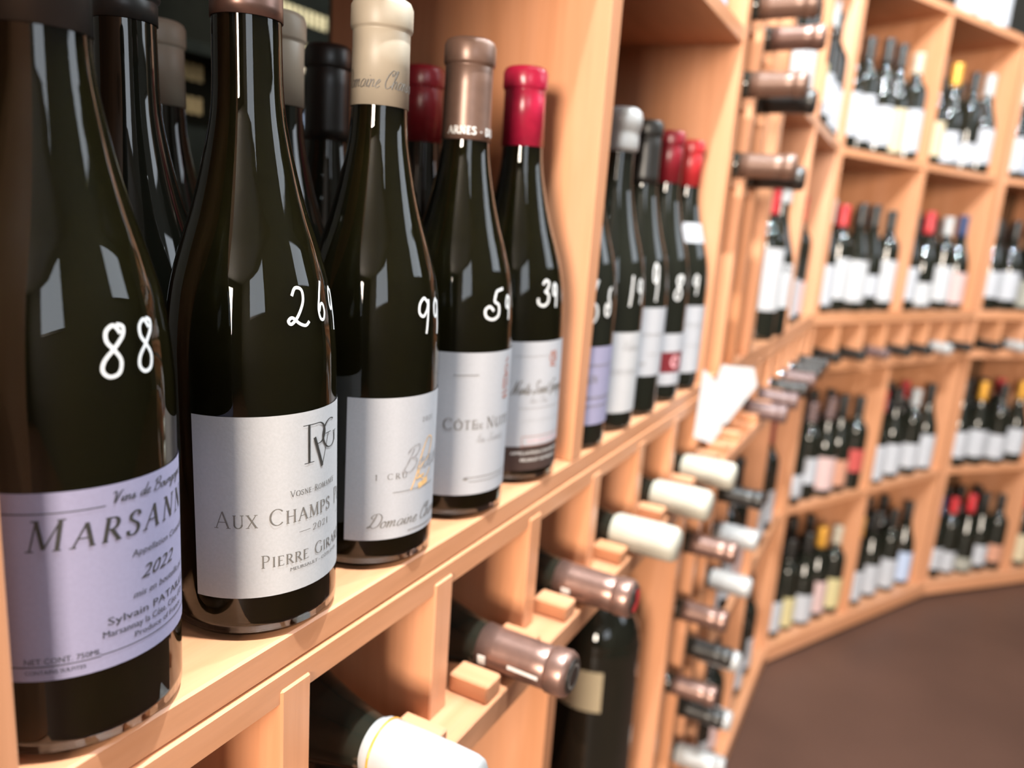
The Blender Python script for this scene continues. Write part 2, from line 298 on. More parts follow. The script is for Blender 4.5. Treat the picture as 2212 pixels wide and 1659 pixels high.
def ribbons(strokes,prof,R,off,name):
    """flat strokes (mm) wrapped onto the bottle surface"""
    bm=bmesh.new()
    def mp(u,v):
        th=u/1000/R; r=rad(prof,v/1000)+off; return (r*math.cos(th),r*math.sin(th),v/1000)
    for pts,(T,t,mode) in strokes:
        q=[pts[0]]
        for a,b in zip(pts,pts[1:]):
            d=math.hypot(b[0]-a[0],b[1]-a[1])
            if d<1e-6: continue
            n=max(1,int(d/1.5))
            q+=[(a[0]+(b[0]-a[0])*k/n,a[1]+(b[1]-a[1])*k/n) for k in range(1,n+1)]
        if len(q)<2: continue
        prev=None
        for i,p in enumerate(q):
            a=q[max(i-1,0)]; b=q[min(i+1,len(q)-1)]
            dx,dy=b[0]-a[0],b[1]-a[1]; l=math.hypot(dx,dy) or 1; dx/=l; dy/=l
            wd=T if mode=='T' else t if mode=='t' else t+(T-t)*abs(dy)**1.5
            v=(bm.verts.new(mp(p[0]-dy*wd/2,p[1]+dx*wd/2)),bm.verts.new(mp(p[0]+dy*wd/2,p[1]-dx*wd/2)))
            if prev: bm.faces.new((prev[1],v[1],v[0],prev[0]))
            prev=v
    return tomesh(bm,name)
def font_strokes(txt,x,y,h,shear=0,width=None,name='lettering',prof=BURG,R=.040,off=.00048,bold=0):
    """small roman print with Blender's built-in font, wrapped onto the bottle; cap height h, optional total width (mm)"""
    cu=bpy.data.curves.new('t','FONT'); cu.body=txt; cu.size=h/.70; cu.shear=shear; cu.resolution_u=2; cu.offset=bold
    ob=bpy.data.objects.new('t',cu); COL.objects.link(ob); bpy.context.view_layer.update()
    dg=bpy.context.evaluated_depsgraph_get(); me=bpy.data.meshes.new_from_object(ob.evaluated_get(dg))
    bpy.data.objects.remove(ob)
    xs=[v.co.x for v in me.vertices]; k=(width/(max(xs)-min(xs))) if width else 1
    for v in me.vertices:
        u=x+v.co.x*k; vv=y+v.co.y; th=u/1000/R; r=rad(prof,vv/1000)+off
        v.co=(r*math.cos(th),r*math.sin(th),vv/1000)
    me.name=name; return me
def join_meshes(ms,name):
    bm=bmesh.new()
    for m in ms: bm.from_mesh(m)
    me=bpy.data.meshes.new(name); bm.to_mesh(me); bm.free(); return me
# ------------------------------------------------------------------ bottle builder
def bottle(name,loc,label,group,kind='burg',cap='k',capz=.257,lab=None,near=False,seg=24,rot=None,style='foil',cat='bottle',capseg=None):
    """lab: list of (paper code,u0,u1,z0,z1) in mm.  Root is an Empty at the centre of the base."""
    root=empty(name,loc)
    if rot is not None:
        root.rotation_mode='QUATERNION'; root.rotation_quaternion=rot
    tag(root,label,cat,group)
    if near:
        link('glass',body_mesh(kind,64),root,M_glassclear); link('wine',wine_mesh(kind,48),root,M_wine)
    else: link('glass',body_mesh(kind,seg),root,M_glassblack if rot is not None and 'lying' in label else M_glass)
    cp=link('capsule',cap_mesh(kind,capz,48 if near else seg,style),root,CAP[cap])
    labs=[]
    for c,u0,u1,z0,z1 in (lab or []):
        labs.append(link('label',arc_mesh(kind,u0/1000,u1/1000,z0/1000,z1/1000,28 if near else 12,wavy=0),root,PAP[c]))
    return root,cp,labs
def tiltq(ax,ang): return Matrix.Rotation(ang,4,Vector(ax)).to_quaternion()
def letter(lab,strokes,m,prof=BURG,R=.040,off=.00048,name='lettering'):
    o=link(name,ribbons(strokes,prof,R,off,name),lab,m); o['kind']='stuff'; return o
# ------------------------------------------------------------------ room
def struct(name,x0,x1,y0,y1,z0,z1,m):
    o=box(name,None,x0,x1,y0,y1,z0,z1,m,0); o['kind']='structure'; return o
M_floor=noisy('brown_floor',s2l((86,60,49)),.5,.22,1.6,0,.05,.3)
M_wall=noisy('dark_plaster',(.035,.033,.028),.8,.1,3)
M_ceil=noisy('dark_ceiling',(.10,.095,.09),.8,.05,3)
struct('floor',-3.2,2.7,-4.6,6.6,-1.40,-1.30,M_floor)
struct('ceiling',-3.2,2.7,-4.6,6.6,1.85,1.95,M_ceil)
struct('wall_left',-3.3,-3.2,-4.6,6.6,-1.30,1.85,M_wall)
struct('wall_right',2.6,2.7,-4.6,6.6,-1.30,1.85,M_wall)
struct('wall_near',-3.2,2.6,-4.6,-4.5,-1.30,1.85,M_wall)
struct('wall_far',-3.2,2.6,6.5,6.6,-1.30,1.85,M_wall)
def rackunit(name,loc,ang,label,cat='rack'):
    return tag(empty(name,loc,ang),label,cat)
XF=-.243
D0=-.28
def opening(name,axis,at,a0,a1,z0,z1):
    o=tag(empty(name,(0,0,0)),None,None,None,'structure'); t=.05
    bars=[(a0-t,a0,z0-t,z1+t),(a1,a1+t,z0-t,z1+t),(a0,a1,z0-t,z0),(a0,a1,z1,z1+t),((a0+a1)/2-.015,(a0+a1)/2+.015,z0,z1)]
    for k,(p,q,u,v) in enumerate(bars):
        nm='mullion' if k==4 else 'frame_bar'
        if axis=='x': box(nm,o,at-.03,at,p,q,u,v,M_frame,0)
        else: box(nm,o,p,q,at,at+.03,u,v,M_frame,0)
M_frame=mat('dark_window_frame',(.05,.045,.04),.5)
opening('window_1','x',2.6,-2.75,-1.15,.425,1.675)
opening('window_2','x',2.6,1.8,3.5,.845,1.595)
opening('door_1','y',-4.5,.135,1.385,.05,1.45)
# ---- left display rack (two bays with the row of bottles)
A=rackunit('wine_rack',(XF,0,0),0,'long oak display rack with the nearest row of standing bottles on its shelf')
for y in (.107,.598,1.045):
    box('side_panel',A,D0,0,y,y+(.022 if y<.2 else .023 if y<.9 else .022),-.206,.95,WZ,.0012)
    box('lower_panel',A,D0,-.002,y,y+.022,-1.285,-.352,WZ)
box('shelf_board',A,D0,0,-.35,1.067,-.2228,-.206,WY,.0012)
box('apron',A,-.02,.0016,-.35,1.067,-.2405,-.2233,WY,.0010)
for y0,y1 in ((.1295,.5975),(.6215,1.0445)):
    box('upper_shelf',A,D0,-.001,y0,y1,.233,.253,WY); box('top_shelf',A,D0,-.001,y0,y1,.664,.684,WY)
    box('lower_shelf',A,D0,-.004,y0,y1,-.922,-.90,WY); box('bottom_shelf',A,D0,.012,y0,y1,-1.285,-1.235,WY)
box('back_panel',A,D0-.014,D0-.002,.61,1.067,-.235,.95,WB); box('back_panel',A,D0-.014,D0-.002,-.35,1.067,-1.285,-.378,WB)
def neck_row(unit,ys,y0,y1,front=.0,depth=D0,mat_=WY,skip=False):
    for k,y in enumerate(ys):
        if k==0 and skip: continue
        box('divider',unit,depth,.0028,y-.0205,y,-.345,-.2325,WZ,.0011)
    box('neck_rail',unit,-.008,.0285,y0,y1,-.352,-.331,mat_,.0012)
    box('body_rail',unit,-.25,-.21,y0,y1,-.376,-.3546,mat_)
    for a,b in zip(ys,ys[1:]):
        c=(a+b-.0205)/2
        for s in (-1,1):
            e0,e1=(c-.0425,c-.0225) if s<0 else (c+.0225,c+.0425)
            box('rail_block',unit,-.005,.0265,e0,e1,-.331,-.3165,WX,.0015)
DIV=[.001,.135,.269,.404,.539,.672,.806,.940,1.067]
neck_row(A,DIV,-.35,1.067)
# ---- tall rack of vertical slats
B=rackunit('slat_rack',(XF,0,0),0,'tall narrow oak rack of upright slats with bottle necks poking out')
for y in (1.145,1.236,1.355):
    for z0,z1 in ((-.206,.95),(-1.235,-.372)):
        box('slat',B,-.034,.001,y,y+.019,z0,z1,WZ); box('rear_slat',B,-.276,-.254,y,y+.019,z0,z1,WZ)
box('shelf_board',B,D0,0,1.067,1.374,-.2228,-.206,WY); box('apron',B,-.02,.0016,1.067,1.374,-.2405,-.2233,WY,.001)
box('bottom_shelf',B,D0,.012,1.067,1.374,-1.285,-1.235,WY)
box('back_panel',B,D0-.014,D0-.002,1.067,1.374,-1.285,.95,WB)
neck_row(B,[1.067,1.2205,1.374],1.067,1.374,skip=True)
# ---- corner rack
C=rackunit('corner_rack',(XF,0,0),0,'oak rack section meeting the angled back rack at the corner')
for y in (1.376,1.785,2.272):
    box('side_panel',C,D0,0,y,y+.022,-.206,.95,WZ); box('lower_panel',C,D0,-.002,y,y+.022,-1.235,-.352,WZ)
box('shelf_board',C,D0,0,1.374,2.294,-.2228,-.206,WY); box('apron',C,-.02,.0016,1.374,2.294,-.2405,-.2233,WY,.001)
box('bottom_shelf',C,D0,.012,1.374,2.294,-1.285,-1.235,WY)
for y0,y1 in ((1.3985,1.7845),(1.8075,2.2715)):
    box('upper_shelf',C,D0,-.001,y0,y1,.228,.25,WY); box('top_shelf',C,D0,-.001,y0,y1,.664,.684,WY); box('lower_shelf',C,D0,-.004,y0,y1,-.812,-.79,WY)
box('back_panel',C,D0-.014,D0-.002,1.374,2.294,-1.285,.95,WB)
CY=[1.374,1.508,1.642,1.776,1.910,2.044,2.178]
neck_row(C,CY,1.374,2.294,skip=True)
# ---- angled back racks
aD=math.radians(27.5); aE=math.radians(42.5)
P0=(-.245,2.30); P1=(P0[0]+.95*math.sin(aD),P0[1]+.95*math.cos(aD))
def angled(name,P,ang,label):
    u=rackunit(name,(P[0],P[1],0),-ang,label)
    for y in (.002,.440,.912):
        for z0,z1 in ((-.206,.66),(-1.235,-.378)): box('side_panel',u,D0,-.001,y,y+.02,z0,z1,WZ)
    box('shelf_board',u,D0,.002,0,.946,-.238,-.206,WY); box('top_shelf',u,D0,.002,0,.946,.660,.682,WY)
    for y0,y1 in ((.0225,.4395),(.4605,.9115)):
        box('upper_shelf',u,D0,-.0015,y0,y1,.225,.245,WY); box('lower_shelf',u,D0,-.0015,y0,y1,-.812,-.79,WY)
    box('bottom_shelf',u,D0,.016,0,.946,-1.285,-1.235,WY)
    box('plinth',u,D0,-.03,0,.946,-1.30,-1.286,WY)
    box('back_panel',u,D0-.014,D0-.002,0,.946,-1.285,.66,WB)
    for k in range(8):
        y=min(.002+k*.1275,.912); box('divider',u,D0,-.003,y,y+.019,-.345,-.239,WZ)
    box('neck_rail',u,-.02,.008,0,.946,-.376,-.346,WY); box('body_rail',u,-.25,-.21,0,.946,-.392,-.3685,WY)
    return u
D=angled('back_rack',P0,aD,'oak back rack with two bays of wine, angled beyond the corner')
EU=angled('right_rack',P1,aE,'oak rack at the right edge, turned further than the back rack')
for o,y0,y1 in ((A,.1295,1.044),(B,1.067,1.374),(C,1.374,2.29)): box('plinth',o,D0,-.03,y0,y1,-1.30,-1.286,WY)
# ------------------------------------------------------------------ the nearest row of bottles
S0=H-.206
front='standing bottles of the nearest row'
# 1: lavender label
b,cp,lb=bottle('wine_bottle',(-.279,.1721,S0),'nearest dark wine bottle with large lavender label and handwritten 88',front,'burg','d',.2565,[('L',-52,66,33.5,104)],near=True)
st,_=serif_text('Marsannay',-35.6,83,11,.98,.80,T=.125,t=.05,shear=.2,track=.24)
st+=script_text('Vins de Bourgogne',-8.6,96.8,4.4,.075,.3,1.2)[0]
st+=line(-50,-10.3,96.6,.45)+line(-14,64,39.6,.4)+line(-50,-14,39.2,.4)
letter(lb[0],st,M_ink)
me=[font_strokes('Appellation Contr\u00f4l\u00e9e',-1.8,74.2,2.6,.2,36),font_strokes('mis en bouteille par',-2,57.6,2.7,.3,33),font_strokes('2022',1.2,64.2,5.2,.45,19),font_strokes('Sylvain PATAILLE',-11.6,50.4,3.0,0,43),
 font_strokes('Marsannay la C\u00f4te, C\u00f4te d\u2019Or, France',-13.4,45.8,2.7,0,55),font_strokes('Produce of France',-2,41.9,2.3,0,28),font_strokes('NET CONT. 750ML',-38.2,40.2,2.2,0,24),font_strokes('CONTAINS SULFITES',-38.1,36.2,1.6,0,19)]
link('lettering',join_meshes(me,'small_lettering'),lb[0],M_ink)
link('price_mark',ribbons(hand('88',[(-9.5,1.5,142.6,160),(4.5,14.5,142.8,161)],1.35),BURG,.04,.0006,'price_mark'),b,M_chalk)
# 2: white label with monogram
b,cp,lb=bottle('wine_bottle',(-.280,.2715,S0),'second dark wine bottle, big white label with monogram, handwritten 269',front,'burg','t',.283,[('B',-59.5,62,22.3,110.5)],near=True,rot=tiltq((-.70,.71,0),-.016))
st=serif_text('Vosne-Roman\u00e9e',-14.9,70.3,3.0,1.0,.85,T=.12,t=.06,track=.12)[0]
st+=serif_text('Aux Champs Perdrix',-48.8,57.6,8.0,1.0,.78,T=.10,t=.045,track=.13)[0]
st+=serif_text('2021',-2.6,50.4,3.2,1.25,1,T=.13,t=.06,track=.18)[0]+line(-10.4,-4,51.8,.25)+line(19,25,51.8,.25)
st+=serif_text('Pierre Girardin',-28.8,37.0,6.2,1.0,.8,T=.11,t=.05,track=.14)[0]
letter(lb[0],st,M_gray)
link('lettering',font_strokes('MEURSAULT - C\u00d4TE-D\u2019OR',-15.4,33.0,1.7,0,34),lb[0],M_gray)
mono=[([(-4.6,85),(-4.6,104)],(1.3,1.3,'T')),([(-7.4,85.2),(-1.6,85.2)],(.35,.35,'T')),([(-8,103.8),(-4,103.8)],(.35,.35,'T')),
 ([(-4.6,103.7),(1,103.7)]+E(1.6,98.6,4.6,5.1,90,-90,16)+[(-1,93.5)],(1.4,.4,'a')),
 ([(-1.2,97),(4.2,81.5)],(1.7,1.7,'T')),([(4.2,81.5),(9.5,97)],(.45,.45,'T')),([(7,97),(12,97)],(.35,.35,'T')),
 (E(11.5,96.5,6.6,7.2,60,318,22),(1.4,.45,'a')),([(16.6,91),(16.6,96)],(1.2,1.2,'T')),([(14.6,96.2),(18.8,96.2)],(.35,.35,'T'))]
letter(lb[0],mono,M_ink,off=.00052)
link('price_mark',ribbons(hand('269',[(-15,-1,150.8,168),(3.2,12,152.5,170),(14.5,22,146,166.5)],1.45),BURG,.04,.0006,'price_mark'),b,M_chalk)
# 3: cream capsule
b,cp,lb=bottle('wine_bottle',(-.281,.3626,S0),'third dark wine bottle with tall cream capsule and handwritten 99',front,'burg','c',.2597,[('W',-49,60,18.6,102.8)],near=True)
st=serif_text('1',-32.6,55,3.4,1,1,T=.16,t=.07)[0]+serif_text('Cru',-25.5,55,3.4,1.25,.95,T=.14,t=.07,track=.3)[0]+line(-22,12,46.8,.4)
letter(lb[0],st+serif_text('2021',-3,86.5,2.8,1.2,1,track=.3)[0],M_gray)
letter(lb[0],script_text('Domaine Chanson',-36.5,26,8.6,.05,.35,1.02)[0]+line(-11,25,21.6,.6),M_gray)
letter(lb[0],script_text('Beaune',-17.5,58,15,.045,.35,.95)[0],M_lgray)
letter(lb[0],[(catmull([(-10,46.5),(-5.5,56),(-1.5,68),(4,76),(8.5,74),(5,64),(-1,60.5),(-4,55),(2,51),(8,56)]),(1.0,.5,'a')),([(-4,47.5),(5,49.5)],(3.6,3.6,'T')),([(-6,52.5),(1,54)],(1.2,1.2,'T'))],M_goldink)
link('lettering',ribbons(script_text('Domaine Chanson',-40.5,268.2,9.5,.032,.3,.72)[0],[(z,r+.0008) for z,r in BURG],.0165,.0003,'capsule_lettering'),cp,M_gray)
link('price_mark',ribbons(hand('99',[(-11,2.6,138,158),(4.5,13,136.8,157)],1.75),BURG,.04,.0006,'price_mark'),b,M_chalk)
# 4: taupe capsule
b,cp,lb=bottle('wine_bottle',(-.281,.4559,S0),'fourth dark wine bottle with taupe capsule and handwritten 59',front,'burg','b',.2526,[('W',-50.5,56,18.2,117)],near=True)
st=serif_text('C\u00f4te',-45.6,64.8,7.6,1.0,.82,T=.13,t=.06,track=.14)[0]+serif_text('de',-23.4,64.8,4.6,1,.8,T=.13,t=.07,track=.12)[0]+serif_text('Nuits',-14.8,64.8,7.6,1.0,.82,T=.13,t=.06,track=.14)[0]
letter(lb[0],st+line(-40.5,-23,102,.5)+line(-28.6,16,30.5,.5)+line(-26,12,27.5,.4)+line(-30,-27,29.8,1.4),M_gray)
letter(lb[0],script_text('les Saints',-22,55.5,5.4,.06,.3,1.2)[0],M_lgray)
letter(lb[0],[([(1,84),(8.5,84.6)],(1.6,1.6,'T')),([(0,87),(9,88)],(1.0,1.0,'T')),([(.8,90),(.8,98)],(1.5,1.5,'T')),([(7.6,91),(7.6,98.6)],(1.5,1.5,'T')),([(4.2,89),(4.2,97)],(1.0,1.0,'T')),([(1,99),(8,100)],(1.2,1.2,'T')),(E(4.4,104,2.6,3,0,360,14),(1,.7,'a')),([(2.4,109),(6.4,112)],(1.2,1.2,'T'))],M_redink,name='emblem')
link('lettering',ribbons(serif_text('ARNES - DUPO',-29.5,256,4.6,1.0,1,T=.2,t=.12,track=.1)[0],[(z,r+.0008) for z,r in BURG],.0165,.0003,'capsule_lettering'),cp,M_whiteink)
link('price_mark',ribbons(hand('59',[(-22,-4.5,139,159),(-2.4,4.6,138,154)],1.9),BURG,.04,.0006,'price_mark'),b,M_chalk)
# 5: cherry capsule
b,cp,lb=bottle('wine_bottle',(-.281,.5484,S0),'fifth dark wine bottle with cherry red capsule against the panel, handwritten 39',front,'burg','x',.2585,[('W',-46,56,31,114)],near=True,rot=tiltq((-.7,.71,0),-.02))
b2l=link('label',arc_mesh('burg',-.046,.056,.011,.0305,24),b,PAP['D'])
letter(lb[0],script_text('Nuits-Saint-Georges',-43,73.2,10.5,.06,.3,.66)[0],M_gray)
letter(lb[0],script_text('ler Cru',-27.6,66,5,.07,.3,1.2)[0]+line(-36,8,62,.5)+line(-42,-10,103,.4)+line(-34,20,52,.3),M_lgray)
letter(lb[0],[(E(-6,101,4,4.6,0,360,14),(1.4,.8,'a')),([(-9,106),(-3,98)],(1.2,1.2,'T')),([(-3,107),(-8,95)],(1,1,'T')),([(-10,95),(-2,94)],(1.1,1.1,'T'))],M_redink,name='emblem')
letter(lb[0],[([(-32.3,29.6),(-32.3,39),(12,39)],(.5,.5,'T')),([(-32.3,31.4),(12,31.4)],(.5,.5,'T'))],M_redink)
link('lettering',font_strokes('NUITS-SAINT-GEORGES',-28,34,2.2,0,36),lb[0],M_pinkink)
link('lettering',join_meshes([font_strokes('APPELLATION CONTROLEE',-41,24.4,2.4,0,50),font_strokes('PRODUIT DE FRANCE',-33,18.6,2.4,0,38)],'small_lettering'),b2l,M_whiteink)
link('price_mark',ribbons(hand('39',[(-26,-13,141.5,160.5),(-11,-4,140,158)],1.9),BURG,.04,.0006,'price_mark'),b,M_chalk)
# ------------------------------------------------------------------ second row behind them
back='bottles behind the nearest row'
LS=[('W',-45,45,24,104)]
bottle('wine_bottle',(-.378,.277,S0),'dark bottle with graphite capsule, behind the lavender and monogram labelled bottles',back,'burg','d',.2885,LS,seg=40)
bottle('wine_bottle',(-.470,.369,S0),'bottle with pale pink capsule seen between the first two necks',back,'burg','c',.262,LS,seg=40)
bottle('wine_bottle',(-.365,.370,S0),'bottle with pale capsule hidden behind the monogram labelled bottle',back,'burg','c',.262,LS,seg=40)
bottle('wine_bottle',(-.398,.453,S0),'all-black capsuled bottle left of the tall cream capsule, behind it',back,'burg','k',.25,LS,seg=40)
bottle('wine_bottle',(-.369,.531,S0),'bottle with maroon capsule between the cream and taupe capsules',back,'burg','m',.2585,LS,seg=40)
# ------------------------------------------------------------------ second bay
bay2='standing bottles of the second bay'
def marks(root,txt,spots,wd=1.9): link('price_mark',ribbons(hand(txt,spots,wd),BURG,.04,.0006,'price_mark'),root,M_chalk)
b,cp,lb=bottle('wine_bottle',(-.281,.662,S0),'bottle with lavender label half hidden by the bay panel, handwritten 65',bay2,'burg','d',.2565,[('L',-48,62,24,97)],seg=40)
marks(b,'65',[(-34,-19,120,157),(-15,-6,125,150)],2.6)
letter(lb[0],serif_text('Fixin',-38,64,8,1,.8)[0]+line(-42,20,50,1)+line(-42,20,42,.8)+line(-42,20,80,.8),M_gray)
b,cp,lb=bottle('wine_bottle',(-.281,.7428,S0),'bottle with thick white wax top and white label, handwritten 19',bay2,'burg','w',.275,[('B',-45,54,20,102)],seg=40,style='wax')
marks(b,'19',[(-26,-14,128,158),(-12,-2,130,154)],2.4)
letter(lb[0],script_text('Volnay',-26,84,9,.05,.3,1)[0]+serif_text('Santenots',-36,60,5.5,1,.85)[0],M_lgray)
b,cp,lb=bottle('wine_bottle',(-.281,.8236,S0),'bottle with black capsule and tall white label beside the wax topped one',bay2,'burg','k',.25,[('W',-42,50,46,121)],seg=40)
marks(b,'9',[(-27,-17,128,168)],2.2)
letter(lb[0],line(-36,30,92,1.2)+line(-34,-26,60,2.5)+line(-24,20,70,.7),M_lgray)
b,cp,lb=bottle('wine_bottle',(-.281,.910,S0),'bottle with mauve-red capsule, white label with dark red box',bay2,'burg','m',.257,[('W',-45,50,62,84),('W',-45,50,22,37)],seg=40)
link('label',arc_mesh('burg',-.045,.050,.037,.062,14),b,M_reddk)['label']='dark red band between the white label pieces'
letter(lb[0],[(E(-13,50,6,6,0,360,16),(4,3,'a'))],M_pinkink,off=.00055,name='emblem')
marks(b,'8',[(-26,-12,125,152)],3)
b,cp,lb=bottle('wine_bottle',(-.281,1.0,S0),'bottle with bright red capsule and white neck label, last in the second bay',bay2,'burg','r',.259,[('W',-47,52,24,111),('W',-52,40,190,214)],seg=40)
link('sticker',arc_mesh('burg',-.056,-.042,.100,.122,5,.0008),b,PAP['B'])
marks(b,'9',[(-30,-20,125,150)],2.4)
letter(lb[0],serif_text('Savigny',-34,84,6,1,.85)[0]+line(-34,20,60,.7),M_lgray)
for k,(y,c,l) in enumerate([(.70,'k','W'),(.80,'d','C'),(.93,'k','W')]):
    bottle('wine_bottle',(-.395,y,S0),'dark bottle in the shaded rear of the second bay, %s from the panel'%('first','second','third')[k],'rear bottles of the second bay','burg',c,.257,[(l,-40,45,24,104)],seg=24)
for k,(y,l) in enumerate([(.70,'W'),(.81,'I'),(.93,'W'),(1.0,'I')]):
    bottle('wine_bottle',(-.30,y,H+.253),'bottle standing on the upper shelf of the second bay, %s from the left'%('first','second','third','fourth')[k],'bottles on the upper shelf of the second bay','burg','k',.257,[(l,-45,50,14,104)],seg=24)
# ------------------------------------------------------------------ lying bottles with their necks out
LAST=[None]
def end_disc(root,emblem):
    f=lathe([(.3157,0),(.3157,.0126),(.3164,.0126),(.3167,.0115),(.3167,0)],32,'capsule_disc'); d=link('capsule_disc',f,root,CAP['k']); d['label']='black disc on the end of the bronze capsule'
    bm=bmesh.new()
    for k in range(18):
        a,b=[math.radians((300 if emblem=='r' else 0)+(t)*(14 if emblem=='r' else 20)) for t in (k,k+1)]
        r0,r1=(.001,.0105) if emblem=='r' else (.0075,.0092)
        bm.faces.new([bm.verts.new((r*math.cos(t),r*math.sin(t),.3169)) for r,t in ((r0,a),(r1,a),(r1,b),(r0,b))])
    o=link('emblem',tomesh(bm,'emblem'),d,CAP['r'] if emblem=='r' else M_gray); o['kind']='stuff'
def lying(unit,y,z,label,group,cap,style='foil',capz=.2445,tip=.071,ang=0,P=(XF,0),kind='burg',lab=None,seg=32,tilt=0):
    top=PROFS[kind][1]; n=(math.cos(ang),-math.sin(ang)); u=(math.sin(ang),math.cos(ang))
    x=tip-top; loc=(P[0]+n[0]*x+u[0]*y,P[1]+n[1]*x+u[1]*y,H+z)
    q=(Matrix.Rotation(-ang,4,'Z')@Matrix.Rotation(math.pi/2+tilt,4,'Y')).to_quaternion()
    r=bottle('wine_bottle',loc,label,group,kind,cap,capz,lab,False,seg,q,style); LAST[0]=r[0]; return r
NR='bottles lying with necks out below the display shelf'
mid=lambda k:(DIV[k]+DIV[k+1]-.0205)/2
lying(A,mid(2),-.3125,'lying bottle with white wax top at the bottom edge of the photo',NR,'w','dip',.2465,seg=48)
link('tear_band',lathe([(.2535,.0186),(.2537,.0191),(.2547,.0191),(.2549,.0186)],40,'tear_band'),bpy.data.objects['wine_bottle.%03d'%0] if False else LAST[0],CAP['g'])['label']='thin orange band round the white top'
b,cp,_=lying(A,mid(3),-.3142,'lying bottle with bronze capsule and white print, next after the largest white wax top',NR,'t',seg=48)
end_disc(b,'g')
link('lettering',ribbons(line(0,1,250,.1)+[([(-27.5+1.4*k,248),(-27.5+1.4*k,254)],(1.0,1.0,'T')) for k in range(6)]+[([(-26,272),(-25,296)],(3,3,'T'))],[(z,r+.0009) for z,r in BURG],.0165,.0006,'capsule_print'),cp,M_whiteink)
b,cp,_=lying(A,mid(4),-.3142,'lying bottle with bronze capsule nearest to the three ivory wax tops',NR,'t',seg=48)
end_disc(b,'r')
link('lettering',ribbons([([(-26+1.5*k,254),(-26+1.5*k,262)],(1.1,1.1,'T')) for k in range(5)],[(z,r+.0009) for z,r in BURG],.0165,.0006,'capsule_print'),cp,M_whiteink)
lying(A,mid(5),-.3125,'lying bottle with ivory wax top, nearest of the three ivory ones',NR,'y','dip',.2465)
lying(A,mid(6),-.3125,'lying bottle with ivory wax top, middle of the three ivory ones',NR,'y','dip',.2465)
lying(A,mid(7),-.3125,'lying bottle with ivory wax top, farthest of the three ivory ones',NR,'y','dip',.2465)
CR='bottles lying with necks out in the corner rack'
cy=CY
for k,(a,bb) in enumerate(zip(cy,cy[1:])):
    lying(C,(a+bb-.0205)/2,-.3142,'lying bottle with %s capsule in the corner neck row, %s from the slats'%('mauve' if k in(0,1,3) else 'black',('first','second','third','fourth','fifth','sixth')[k]),CR,'p' if k in(0,1,3) else 'k')
ORD=['first','second','third','fourth','fifth','sixth','seventh','eighth']
for U,ang,P,nm,caps in ((D,aD,P0,'back rack','kkpkkwk'),(EU,aE,P1,'right rack','kwkkkkk')):
    for k,c in enumerate(caps):
        lying(U,.002+k*.1275+.0735 if k<6 else .848,-.3275,'lying bottle with %s capsule in the %s neck row, %s from its left'%(CN[c],nm,ORD[k]),'bottles lying with necks out in the '+nm,c,'dip' if c=='w' else 'foil',.25,.05,ang,P)
# slat rack: necks in pairs
BR='bottles lying in the slat rack'
def peg(y0,y1,z):
    box('rest_peg',B,-.03,-.008,y0,y1,z-.012,z,WY,.001); box('rest_peg',B,-.25,-.22,y0,y1,z-.036,z-.0242,WY,.001)
up=[(1.106,.291,'b','topmost taupe capsule in the slat rack, at the photo\u2019s top edge'),(1.106,.194,'b','taupe capsule in the upper slat rack, below the topmost pair'),(1.106,.090,'b','taupe capsule in the upper slat rack, lowest of the taupe ones'),
    (1.2005,.272,'t','glossy dark capsule under the topmost taupe one'),(1.2005,.187,'k','black capsule just under the second taupe one'),(1.2005,.082,'k','black capsule just under the lowest upper taupe one')]
lo=[(1.106,-.464,'t'),(1.106,-.575,'t'),(1.106,-.703,'t'),(1.106,-.93,'t'),(1.300,-.513,'w'),(1.300,-.601,'w'),(1.300,-.745,'w'),(1.300,-.864,'w'),(1.300,-.96,'w'),(1.300,-.44,'k'),(1.2005,-.685,'k'),(1.2005,-.80,'k'),(1.2005,-.89,'w')]
for y,z,c,l in up:
    lying(B,y,z,'lying bottle, '+l,BR,c,tip=.075); w_=.038 if y<1.15 else .036
    peg(y-w_,y+w_,z-.0162)
cnt={}
for y,z,c in sorted(lo,key=lambda q:-q[1]):
    cnt[c]=cnt.get(c,0)+1
    lying(B,y,z,'lying bottle with %s top, %s of that colour down the lower slat rack'%({'t':'bronze','w':'white','k':'black'}[c],ORD[cnt[c]-1]),BR,c,'dip' if c=='w' else 'foil',.247,tip=.070)
    w_=.038 if y<1.15 else .036 if y<1.25 else .049
    peg(y-w_,y+w_,z-.0162)
# bottle laid across the rail below the slat rack
q=Matrix.Rotation(-math.pi/2+.02,4,'X').to_quaternion()
M_card=noisy('white_card',(.45,.45,.46),.7,.03,200)
def card(name,label,pts,P,rotz,th=.0016):
    # pts: outline (along, height) in metres in the plane of the card, extruded to paper-board thickness
    bm=bmesh.new(); vs_=[bm.verts.new((0,a,h)) for a,h in pts]; f=bm.faces.new(vs_)
    r=bmesh.ops.extrude_face_region(bm,geom=[f]); bmesh.ops.translate(bm,verts=[v for v in r['geom'] if isinstance(v,bmesh.types.BMVert)],vec=(-th,0,0))
    bmesh.ops.recalc_face_normals(bm,faces=bm.faces[:])
    me=tomesh(bm,name); me.materials.append(M_card); o=bpy.data.objects.new(name,me); COL.objects.link(o); o.location=P; o.rotation_euler=(0,0,rotz)
    return tag(o,label,'card','paper cards on the neck rail')
cq=-math.atan2(.8,.6)
card('paper_card','larger white paper card propped on the neck rail under the slats',[(-.006,-.005),(.008,.002),(.044,.056),(.036,.080),(-.010,.082),(-.018,.05)],(-.205,1.03,H-.255),cq)
card('paper_card','smaller white paper card overlapping the larger one on its left',[(-.040,-.022),(-.014,-.030),(-.002,-.012),(-.004,.045),(-.038,.072)],(-.2015,1.024,H-.250),cq)
